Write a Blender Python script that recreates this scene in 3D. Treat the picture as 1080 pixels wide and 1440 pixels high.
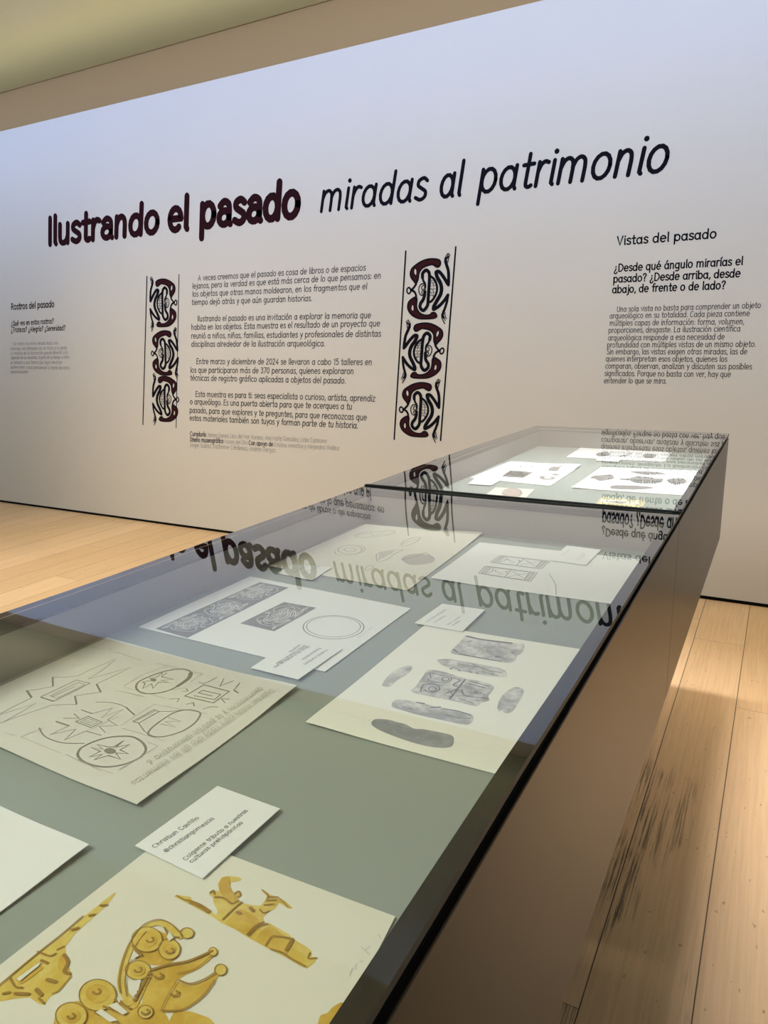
import bpy, bmesh, math, random
from mathutils import Vector, Matrix
random.seed(7)
for o in list(bpy.data.objects): bpy.data.objects.remove(o)
SC = bpy.context.scene
COL = SC.collection

# ------------------------------------------------------------------ camera
F = 1017.353                      # focal length in pixels of a 1080x1440 frame
CAM = Vector((0.0, 0.0, 1.285))   # phone held just above the case
def rodrigues(v):
    v = Vector(v); return Matrix.Rotation(v.length, 3, v.normalized())
R3 = rodrigues((0.2279, 0.4968, 0.0402)) @ Matrix(((1, 0, 0), (0, 0, -1), (0, 1, 0)))   # world -> image axes (x right, y down, z forward)
WI = R3.transposed()
cam_data = bpy.data.cameras.new('camera')
cam = bpy.data.objects.new('camera', cam_data); COL.objects.link(cam)
cx_, cy_, cz_ = WI.col[0], WI.col[1], WI.col[2]
m4 = Matrix.Identity(4)
for i in range(3):
    m4[i][0] = cx_[i]; m4[i][1] = -cy_[i]; m4[i][2] = -cz_[i]; m4[i][3] = CAM[i]
cam.matrix_world = m4
cam_data.sensor_fit = 'VERTICAL'; cam_data.sensor_height = 36.0; cam_data.lens = 36.0 * F / 1440.0
cam_data.clip_start = 0.02; cam_data.clip_end = 60
SC.camera = cam

WALL_H = 1.285 + 0.4150 * 3.8
# ------------------------------------------------------------------ light
w = bpy.data.worlds.new('world'); SC.world = w; w.use_nodes = True
w.node_tree.nodes['Background'].inputs[0].default_value = (0.72, 0.84, 0.96, 1)
w.node_tree.nodes['Background'].inputs[1].default_value = 0.335
def area(name, loc, target, sx, sy, power, color, spread=180):
    l = bpy.data.lights.new(name, 'AREA'); l.shape = 'RECTANGLE'; l.size = sx; l.size_y = sy
    l.energy = power; l.color = color; l.spread = math.radians(spread)
    o = bpy.data.objects.new(name, l); COL.objects.link(o); o.location = loc
    d = Vector(target) - Vector(loc)
    o.rotation_euler = d.to_track_quat('-Z', 'Y').to_euler()
    return o
area('wall_washer', (-3.0, 2.30, 3.45), (-3.0, 3.8, 2.75), 12.6, 0.25, 230, (0.355, 0.527, 1.0), 100)
area('aisle_fill', (-2.2, 2.30, 3.45), (-2.2, 3.2, 0.9), 11.0, 0.25, 118, (0.90, 1.0, 0.90), 100)  # added second washer, aimed down to brighten the cases and aisle floor
area('far_case_fill', (-0.5, 2.25, 3.42), (-0.5, 2.05, 0.98), 0.5, 0.25, 25, (0.97, 0.94, 1.0), 44)  # added fill that brightens the papers in the far case
area('hall_lamps', (-1.5, -0.7, 3.4), (-0.8, 1.2, 0.0), 2.2, 2.0, 168, (0.99, 1.0, 0.96))
area('left_lamps', (-4.8, 1.6, 3.4), (-2.4, 2.8, 0.0), 1.6, 1.6, 50, (1.0, 0.885, 0.698), 80)
area('right_floor_fill', (2.1, 2.3, 3.4), (0.35, 2.9, 0.0), 0.6, 0.6, 9, (1.0, 0.76, 0.48), 44)  # added warm fill for the far part of the right-hand floor
area('ceiling_fill', (-2.0, 3.87, WALL_H + .03), (-2.0, 3.87, 3.50), 10.0, 0.08, 8.5, (1.0, 0.97, 0.66), 160)  # added fill hidden on top of the wall, brightens the ceiling
SC.view_settings.view_transform = 'Standard'; SC.view_settings.look = 'None'
SC.view_settings.gamma = 1.0; SC.view_settings.use_curve_mapping = False
SC.view_settings.exposure = 0.0

# ------------------------------------------------------------------ sizes (metres)
WALL_Y = 3.80; WALL_TOP = 1.285 + 0.4150 * 3.8; WALL_BOT = 0.021
GLASS_Z = 1.285 - 0.0798 * 3.8
TRAY_Z = 1.285 - 0.0992 * 3.8
BOX_Z = 1.285 - 0.1743 * 3.8
XL, XR = -0.2070 * 3.8, -0.0365 * 3.8
YB, YJ, YN = 0.6888 * 3.8, 0.3553 * 3.8, 0.082
RIM_R, RIM_L = 0.0178, 0.0235

# photograph pixel -> point on a real plane of the place
def ray(u, v):
    return WI @ Vector(((u - 540.0) / F, (v - 720.0) / F, 1.0))
def on_y(u, v, y=WALL_Y):
    d = ray(u, v); return CAM + d * ((y - CAM.y) / d.y)
def on_z(u, v, z=TRAY_Z):
    d = ray(u, v); return CAM + d * ((z - CAM.z) / d.z)

# ------------------------------------------------------------------ object helpers
def link(name, me, mats, parent=None):
    o = bpy.data.objects.new(name, me); COL.objects.link(o)
    for m in (mats if isinstance(mats, (list, tuple)) else [mats]): me.materials.append(m)
    if parent: o.parent = parent; o.matrix_parent_inverse = Matrix.Translation(-parent.location)
    return o
def tag(o, label=None, cat=None, group=None, kind=None):
    for k, v in (('label', label), ('category', cat), ('group', group), ('kind', kind)):
        if v: o[k] = v
    return o
def empty(name, loc, label, cat, group=None):
    o = bpy.data.objects.new(name, None); COL.objects.link(o); o.location = loc; o.empty_display_size = .05
    return tag(o, label, cat, group)
def box_bm(bm, x0, x1, y0, y1, z0, z1, mi=0):
    v = [bm.verts.new(p) for p in ((x0,y0,z0),(x1,y0,z0),(x1,y1,z0),(x0,y1,z0),(x0,y0,z1),(x1,y0,z1),(x1,y1,z1),(x0,y1,z1))]
    for f in ((3,2,1,0),(4,5,6,7),(0,1,5,4),(1,2,6,5),(2,3,7,6),(3,0,4,7)):
        bm.faces.new([v[i] for i in f]).material_index = mi
def finish(name, bm, mats, parent=None, bevel=0, smooth=False):
    if bevel:
        bmesh.ops.bevel(bm, geom=list(bm.edges), offset=bevel, segments=2, affect='EDGES', profile=.6)
    me = bpy.data.meshes.new(name); bm.to_mesh(me); bm.free()
    if smooth:
        for p in me.polygons: p.use_smooth = True
    return link(name, me, mats, parent)
def box(name, ext, mat, parent=None, bevel=0):
    bm = bmesh.new(); box_bm(bm, *ext); return finish(name, bm, mat, parent, bevel)

# ------------------------------------------------------------------ materials
class NT:
    def __init__(s, name):
        s.m = bpy.data.materials.new(name); s.m.use_nodes = True; s.t = s.m.node_tree; s.t.nodes.clear()
        s.out = s.n('ShaderNodeOutputMaterial')
    def n(s, kind, **kw):
        nd = s.t.nodes.new(kind)
        for k, v in kw.items(): setattr(nd, k, v)
        return nd
    def l(s, a, b): s.t.links.new(a, b)
    def set(s, sock, v):
        if hasattr(v, 'is_linked') or hasattr(v, 'links'): s.l(v, sock)
        else: sock.default_value = v
    def math(s, op, a, b=0.0, c=None):
        nd = s.n('ShaderNodeMath', operation=op); s.set(nd.inputs[0], a); s.set(nd.inputs[1], b)
        if c is not None: s.set(nd.inputs[2], c)
        return nd.outputs[0]
    def mix(s, fac, a, b, blend='MIX'):
        nd = s.n('ShaderNodeMix', data_type='RGBA', blend_type=blend); s.set(nd.inputs[0], fac); s.set(nd.inputs[6], a); s.set(nd.inputs[7], b)
        return nd.outputs[2]
    def ramp(s, fac, a, b):
        nd = s.n('ShaderNodeMapRange', interpolation_type='SMOOTHSTEP'); s.set(nd.inputs[0], fac); nd.inputs[1].default_value = a; nd.inputs[2].default_value = b
        return nd.outputs[0]
    def noise(s, vec, scale, detail=3, rough=.5):
        nd = s.n('ShaderNodeTexNoise'); s.l(vec, nd.inputs['Vector']); nd.inputs['Scale'].default_value = scale
        nd.inputs['Detail'].default_value = detail; nd.inputs['Roughness'].default_value = rough
        return nd.outputs[0]
    def pos(s, scale=(1, 1, 1)):
        g = s.n('ShaderNodeNewGeometry'); mp = s.n('ShaderNodeMapping'); mp.inputs['Scale'].default_value = scale
        s.l(g.outputs['Position'], mp.inputs[0]); return mp.outputs[0]
    def bsdf(s, color, rough=.5, spec=.5, bump=None, bstr=.1, bdist=.001):
        b = s.n('ShaderNodeBsdfPrincipled'); s.set(b.inputs['Base Color'], color); s.set(b.inputs['Roughness'], rough)
        b.inputs['Specular IOR Level'].default_value = spec
        if bump is not None:
            bp = s.n('ShaderNodeBump'); bp.inputs['Strength'].default_value = bstr; bp.inputs['Distance'].default_value = bdist
            s.l(bump, bp.inputs['Height']); s.l(bp.outputs[0], b.inputs['Normal'])
        s.l(b.outputs[0], s.out.inputs[0]); return s.m
def c4(r, g, b): return (r, g, b, 1)
def srgb(r, g, b):
    f = lambda c: (c / 255 / 12.92) if c / 255 <= .04045 else ((c / 255 + .055) / 1.055) ** 2.4
    return (f(r), f(g), f(b), 1)
def plain(name, col, rough=.5, spec=.5, var=.06, scale=30, bstr=0, bscale=200):
    t = NT(name); p = t.pos(); n = t.noise(p, scale, 4)
    dark = tuple(c * (1 - var) for c in col[:3]) + (1,); lite = tuple(min(1, c * (1 + var)) for c in col[:3]) + (1,)
    c = t.mix(n, dark, lite)
    if bstr: return t.bsdf(c, rough, spec, t.noise(p, bscale, 3), bstr)
    return t.bsdf(c, rough, spec)

M_wall = plain('painted_wall', c4(.585, .545, .475), .85, .2, .02, 2, .25, 60)
M_upper = plain('upper_wall_dim_tone', c4(.46, .30, .145), .9, .2, .03, 1.5)  # warm dim light on this wall put into an even tan
M_ceil = plain('ceiling_paint', c4(.74, .73, .55), .9, .2, .03, 1.5, .12, 40)
M_black = plain('black_gap', c4(.006, .006, .006), .8, .1)
M_panel = plain('taupe_lacquer', c4(.016, .0120, .0065), .32, .38, .05, 3)
M_tray = plain('grey_green_tray', c4(.29, .335, .30), .75, .25, .03, 4)
M_inner = plain('inner_wall_taupe', c4(.27, .25, .22), .7, .25, .03, 4)
M_rim = plain('dark_rim', c4(.007, .009, .006), .9, .03)
M_edge = plain('glass_edge', c4(.045, .048, .042), .5, .25)
M_ink = plain('black_vinyl', c4(.006, .006, .010), .9, .06)
M_maroon = plain('maroon_vinyl', c4(.022, .005, .007), .9, .06)
M_crest = plain('crest_maroon', c4(.034, .008, .010), .9, .06)
M_grey = plain('grey_vinyl', c4(.085, .08, .078), .9, .06)
M_pale = plain('pale_grey_vinyl', c4(.27, .26, .24), .6, .3)
M_patch = M_wall
M_cream = plain('cream_paper', c4(.74, .73, .62), .85, .15, .02, 8)
M_ivory = plain('ivory_paper', c4(.87, .87, .78), .85, .15, .015, 8)
M_white = plain('white_paper', c4(.83, .85, .83), .85, .15, .015, 8)
M_bright = plain('bright_paper', c4(.92, .92, .95), .85, .15, .015, 8)
M_warm = plain('warm_paper', c4(.70, .70, .63), .85, .15, .02, 8)
M_yellow = plain('yellow_paper', c4(.72, .66, .38), .85, .15, .03, 20)
M_pencil = plain('pencil_line', c4(.24, .235, .19), .7, .2, .35, 600)
M_faint = plain('faint_pencil', c4(.46, .45, .38), .8, .2, .12, 400)
M_typed = plain('typed_ink', c4(.045, .045, .045), .7, .2, .3, 800)
M_sealgrey = plain('print_grey', c4(.20, .205, .20), .7, .2, .2, 150)
M_sealwhite = plain('print_white', c4(.66, .66, .64), .8, .2)
M_brown = plain('brown_wash', c4(.33, .19, .035), .8, .2, .25, 120)
M_faded = plain('grey_figure', c4(.22, .215, .215), .8, .2, .3, 150)
M_photo = plain('photo_brown', c4(.45, .36, .30), .6, .3, .25, 60)

def wash(name, a, b, scale, rough=.85):
    t = NT(name); p = t.pos(); n1 = t.noise(p, scale, 6, .6); n2 = t.noise(p, scale * 4, 4, .6)
    f = t.ramp(t.math('ADD', t.math('MULTIPLY', n1, .7), t.math('MULTIPLY', n2, .3)), .36, .66)
    return t.bsdf(t.mix(f, a, b), rough, .2)
M_gold = wash('gold_watercolour', c4(.66, .47, .09), c4(.55, .34, .04), 35)
M_gold2 = wash('gold_watercolour_light', c4(.70, .56, .15), c4(.62, .44, .07), 40)
M_stone = wash('grey_watercolour', c4(.36, .36, .36), c4(.74, .74, .70), 26)
M_slate = wash('slate_watercolour', c4(.27, .29, .31), c4(.42, .435, .45), 20)
M_stoneline = plain('stone_brushline', c4(.15, .15, .15), .8, .2, .3, 300)

def mat_glass():
    t = NT('lid_glass'); g = t.n('ShaderNodeNewGeometry')
    d = t.n('ShaderNodeVectorMath', operation='DOT_PRODUCT'); t.l(g.outputs['Normal'], d.inputs[0]); t.l(g.outputs['Incoming'], d.inputs[1])
    c = t.math('ABSOLUTE', d.outputs['Value'])
    f = t.math('ADD', t.math('MULTIPLY', t.math('POWER', t.math('SUBTRACT', 1.0, c), 5.0), .957), .043)   # Schlick
    both = t.math('DIVIDE', t.math('MULTIPLY', f, 2.0), t.math('ADD', f, 1.0))   # both faces of the sheet
    tr = t.n('ShaderNodeBsdfTransparent'); tr.inputs[0].default_value = (.93, .95, .91, 1)
    gl = t.n('ShaderNodeBsdfGlossy'); gl.inputs['Roughness'].default_value = .008; gl.inputs['Color'].default_value = (1, 1, 1, 1)
    mx = t.n('ShaderNodeMixShader'); t.l(both, mx.inputs[0]); t.l(tr.outputs[0], mx.inputs[1]); t.l(gl.outputs[0], mx.inputs[2])
    t.l(mx.outputs[0], t.out.inputs[0]); return t.m
M_glass = mat_glass()
def mat_clear():
    t = NT('lid_glass_underside'); tr = t.n('ShaderNodeBsdfTransparent'); tr.inputs[0].default_value = (1, 1, 1, 1)
    t.l(tr.outputs[0], t.out.inputs[0]); return t.m
M_clear = mat_clear()

def mat_floor():
    t = NT('oak_boards'); g = t.n('ShaderNodeNewGeometry'); sp = t.n('ShaderNodeSeparateXYZ'); t.l(g.outputs['Position'], sp.inputs[0])
    X, Y = sp.outputs[0], sp.outputs[1]
    W, L = 0.199, 2.3
    u = t.math('DIVIDE', t.math('ADD', X, 0.2385), W); row = t.math('FLOOR', u); fu = t.math('FRACT', u)
    wn = t.n('ShaderNodeTexWhiteNoise', noise_dimensions='1D'); t.l(row, wn.inputs['W'])
    offs = t.math('MULTIPLY', t.math('FRACT', t.math('MULTIPLY_ADD', row, .618, .37)), L)
    for k, yj in ((-1, 1.20), (0, JOINT0), (1, JOINT1)):
        o_ = ((k * .618 + .37) % 1.0) * L; d_ = (-(yj + o_)) % L
        offs = t.math('ADD', offs, t.math('MULTIPLY', t.math('COMPARE', row, float(k), .1), d_))
    v = t.math('DIVIDE', t.math('ADD', Y, offs), L); colm = t.math('FLOOR', v); fv = t.math('FRACT', v)
    cb = t.n('ShaderNodeCombineXYZ'); t.l(row, cb.inputs[0]); t.l(colm, cb.inputs[1])
    wn2 = t.n('ShaderNodeTexWhiteNoise', noise_dimensions='2D'); t.l(cb.outputs[0], wn2.inputs['Vector'])
    r2 = wn2.outputs[0]
    r2 = t.math('MAXIMUM', t.math('SUBTRACT', r2, t.math('MULTIPLY', t.math('COMPARE', row, 1.0, .1), 2.0)), -.5)
    off = t.n('ShaderNodeVectorMath', operation='SCALE'); t.l(wn2.outputs[1], off.inputs[0]); off.inputs['Scale'].default_value = 9.0
    ps = t.n('ShaderNodeVectorMath', operation='ADD'); t.l(g.outputs['Position'], ps.inputs[0]); t.l(off.outputs[0], ps.inputs[1])
    def st(sx, sy):
        mp = t.n('ShaderNodeMapping'); mp.inputs['Scale'].default_value = (sx, sy, 1); t.l(ps.outputs[0], mp.inputs[0]); return mp.outputs[0]
    fine = t.noise(st(120, 4), 1, 5, .6); broad = t.noise(st(9, .8), 1, 4, .55); blotch = t.noise(st(3, 2), 1, 4, .5)
    wv = t.n('ShaderNodeTexWave', wave_type='RINGS', rings_direction='Z'); mp = st(7.0, .75); t.l(mp, wv.inputs['Vector'])
    wv.inputs['Scale'].default_value = 2.2; wv.inputs['Distortion'].default_value = 5.0; wv.inputs['Detail'].default_value = 3
    base = t.mix(t.math('MAXIMUM', r2, 0.0), c4(.65, .43, .225), c4(.75, .51, .29))
    c = t.mix(t.math('MULTIPLY', t.ramp(fine, .35, .7), .28), base, c4(.36, .22, .11))
    c = t.mix(t.math('MULTIPLY', t.ramp(broad, .45, .8), .25), c, c4(.66, .47, .28))
    c = t.mix(t.math('MULTIPLY', wv.outputs[1], .07), c, c4(.68, .50, .31))
    c = t.mix(t.math('MULTIPLY', t.ramp(blotch, .5, .75), .18), c, c4(.33, .20, .10))
    # pin knots and specks
    sp1 = t.ramp(t.noise(st(95, 42), 1, 2, .5), .70, .76)
    c = t.mix(t.math('MULTIPLY', sp1, .55), c, c4(.10, .06, .03))
    # scuffs: long dark scratches beside the case
    def band(val, a, b, s): return t.math('MULTIPLY', t.ramp(val, a, a + s), t.math('SUBTRACT', 1.0, t.ramp(val, b - s, b)))
    scr = t.ramp(t.noise(st(210, 4), 1, 6, .75), .46, .58)
    mA = t.math('MULTIPLY', band(X, -.30, -.19, .03), band(Y, .95, 2.35, .35))
    mB = t.math('MULTIPLY', band(X, -.235, -.085, .05), band(Y, 1.35, 2.25, .25))
    mC = t.math('MULTIPLY', band(X, -.075, -.03, .02), band(Y, 1.0, 1.5, .15))
    reg = t.math('MINIMUM', t.math('ADD', t.math('ADD', mA, t.math('MULTIPLY', mB, .8)), mC), 1.0)
    clump = t.ramp(t.noise(st(11, 3.0), 1, 3, .5), .42, .56)
    sc = t.math('MULTIPLY', t.math('MULTIPLY', reg, scr), clump)
    c = t.mix(t.math('MULTIPLY', sc, .85), c, c4(.045, .035, .025))
    # seams
    du = t.math('MULTIPLY', t.math('MINIMUM', fu, t.math('SUBTRACT', 1.0, fu)), W)
    dv = t.math('MULTIPLY', t.math('MINIMUM', fv, t.math('SUBTRACT', 1.0, fv)), L)
    sm = t.math('SUBTRACT', 1.0, t.ramp(du, .0006, .0019))
    se = t.math('MULTIPLY', t.math('SUBTRACT', 1.0, t.ramp(dv, .0004, .0016)), .75)
    seam = t.math('MAXIMUM', sm, se)
    c = t.mix(seam, c, c4(.05, .03, .015))
    rough = t.math('ADD', .36, t.math('MULTIPLY', fine, .18))
    h = t.math('SUBTRACT', t.math('MULTIPLY', fine, .25), seam)
    return t.bsdf(c, rough, .4, h, .35, .001)
JOINT0 = on_z(1010, 902.5, 0).y; JOINT1 = on_z(1050, 998, 0).y
M_floor = mat_floor()

# ------------------------------------------------------------------ room shell
X0, X1, Y0 = -8.0, 3.2, -3.5
UP_Y = 4.45
UP_Z = on_y(0, 131.7, UP_Y).z
fl = box('floor', (X0, X1, Y0, UP_Y + .1, -.06, 0), M_floor); tag(fl, 'warm oak plank floor with dark scuffs beside the case', 'floor', kind='structure')
wall = empty('wall_back', (-2.0, WALL_Y, 0), 'white exhibition wall printed with the show title and texts', 'wall'); wall['kind'] = 'structure'
box('wall_panel', (X0, X1, WALL_Y, WALL_Y + .14, WALL_BOT, WALL_TOP), M_wall, wall)
bb = box('baseboard_back', (X0, X1, WALL_Y + .012, WALL_Y + .13, 0, WALL_BOT), M_black); tag(bb, 'black recessed gap strip under the white wall', 'baseboard', kind='structure')
uw = box('wall_upper', (X0, X1, UP_Y, UP_Y + .1, 0, UP_Z + .3), M_upper); tag(uw, 'wall strip tinted for warm dim light, seen above the white exhibition wall', 'wall', kind='structure')
ce = box('ceiling', (X0, X1, Y0, UP_Y - .012, UP_Z, UP_Z + .08), M_ceil); tag(ce, 'pale olive ceiling over the gallery', 'ceiling', kind='structure')

# ------------------------------------------------------------------ pen: strokes, fills and lettering on flat surfaces
class Pen:
    """collects flat ink (ribbons and fills) on one plane; P maps drawing coordinates to world points, N is the plane normal"""
    def __init__(s, P, N, lift=.0004):
        s.P, s.N, s.lift, s.bm, s.mats, s.k = P, N, lift, bmesh.new(), [], 0
    def up(s, layer):
        s.k += 1; return s.N * (s.lift + layer * .0003 + (s.k % 10) * .000025)
    def mi(s, m):
        if m not in s.mats: s.mats.append(m)
        return s.mats.index(m)
    def ribbon_w(s, pts, hw, m, layer=0, closed=False):
        k = s.mi(m); up = s.up(layer)
        q = [pts[0]]
        for p in pts[1:]:
            if (p - q[-1]).length > hw * .08: q.append(p)
        if closed and len(q) > 2 and (q[0] - q[-1]).length < hw * .08: q.pop()
        n = len(q)
        if n == 1: return s.disc_w(q[0], hw, m, layer)
        L, Rr = [], []
        for i in range(n):
            a = q[(i - 1) % n] if (closed or i > 0) else q[i]; b = q[(i + 1) % n] if (closed or i < n - 1) else q[i]
            d1 = (q[i] - a); d2 = (b - q[i])
            d1 = d1.normalized() if d1.length > 0 else d2.normalized(); d2 = d2.normalized() if d2.length > 0 else d1
            n1 = s.N.cross(d1); n2 = s.N.cross(d2); mm = n1 + n2
            mm = mm.normalized() if mm.length > 1e-4 else n1
            sc = min(1.8, 1 / max(.3, mm.dot(n1)))
            L.append(s.bm.verts.new(q[i] + mm * hw * sc + up)); Rr.append(s.bm.verts.new(q[i] - mm * hw * sc + up))
        for i in range(n if closed else n - 1):
            j = (i + 1) % n
            s.bm.faces.new((L[i], Rr[i], Rr[j], L[j])).material_index = k
        if not closed:
            for e, d in ((0, q[0] - q[1]), (n - 1, q[-1] - q[-2])):
                d = d.normalized(); sd = s.N.cross(d)
                ring = [s.bm.verts.new(q[e] + (d * math.cos(t) + sd * math.sin(t)) * hw + up) for t in [math.pi * (i / 6 - .5) for i in range(7)]]
                s.bm.faces.new(ring).material_index = k
    def disc_w(s, c, r, m, layer=0):
        k = s.mi(m); up = s.up(layer)
        a = s.N.orthogonal().normalized(); b = s.N.cross(a)
        s.bm.faces.new([s.bm.verts.new(c + (a * math.cos(t) + b * math.sin(t)) * r + up) for t in [i * math.tau / 12 for i in range(12)]]).material_index = k
    def stroke(s, pts, w, m, layer=0, smooth=False, closed=False):
        """pts and width in drawing units"""
        if smooth: pts = spline(pts, closed)
        W = [s.P(*p) for p in pts]
        c = pts[len(pts) // 2]
        u = (s.P(c[0] + 1, c[1]) - s.P(*c)).length; v = (s.P(c[0], c[1] + 1) - s.P(*c)).length
        s.ribbon_w(W, w * math.sqrt(u * v) / 2, m, layer, closed)
    def fill(s, pts, m, layer=0, smooth=False):
        if smooth: pts = spline(pts, True)
        k = s.mi(m); up = s.up(layer)
        f = s.bm.faces.new([s.bm.verts.new(s.P(*p) + up) for p in pts]); f.material_index = k
        f.normal_update()
        if f.normal.dot(s.N) < 0: f.normal_flip()
        bmesh.ops.triangulate(s.bm, faces=[f], ngon_method='EAR_CLIP')
    def ell(s, cx, cy, rx, ry, m, layer=0, w=None, rot=0):
        pts = ellipse(cx, cy, rx, ry, rot)
        if w: s.stroke(pts, w, m, layer, closed=True)
        else: s.fill(pts, m, layer)
    def text(s, txt, p0, p1, up, weight, m, slant=0, layer=0, alt=False, jit=0):
        """one line from p0 to p1 (drawing units); up = the x-height vector at p0 (drawing units)"""
        A = s.P(*p0); B = s.P(*p1); U = s.P(p0[0] + up[0], p0[1] + up[1]) - A
        adv = text_width(txt, alt); ex = (B - A) / adv; hw = weight * U.length / 2
        x = 0
        for ch in txt:
            if ch == ' ': x += SPACE; continue
            a, st = glyph(ch, alt); dy = random.uniform(-jit, jit)
            for pl in st:
                pts = [A + ex * (x + q[0] * .86 + .04 + slant * q[1]) + U * (q[1] + dy) for q in pl]
                if len(pl) == 1: s.disc_w(pts[0], hw * 1.25, m, layer)
                else: s.ribbon_w(pts, hw, m, layer)
            x += a
    def done(s, name, parent=None):
        me = bpy.data.meshes.new(name); s.bm.to_mesh(me); s.bm.free()
        return link(name, me, s.mats, parent)

def spline(pts, closed=False, k=6):
    n = len(pts); out = []
    for i in range(n if closed else n - 1):
        if closed: a, b, c, d = pts[(i - 1) % n], pts[i], pts[(i + 1) % n], pts[(i + 2) % n]
        else: a, b, c, d = pts[max(i - 1, 0)], pts[i], pts[i + 1], pts[min(i + 2, n - 1)]
        for j in range(k):
            t = j / k
            out.append(tuple(.5 * (2 * b[e] + (c[e] - a[e]) * t + (2 * a[e] - 5 * b[e] + 4 * c[e] - d[e]) * t * t + (3 * b[e] - a[e] - 3 * c[e] + d[e]) * t ** 3) for e in (0, 1)))
    if not closed: out.append(tuple(pts[-1]))
    return out
def ellipse(cx, cy, rx, ry, rot=0, a0=0, a1=360, n=28):
    r = math.radians(rot); o = []
    for i in range(n + (0 if a1 - a0 >= 360 else 1)):
        t = math.radians(a0 + (a1 - a0) * i / n); x, y = rx * math.cos(t), ry * math.sin(t)
        o.append((cx + x * math.cos(r) - y * math.sin(r), cy + x * math.sin(r) + y * math.cos(r)))
    return o
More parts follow.
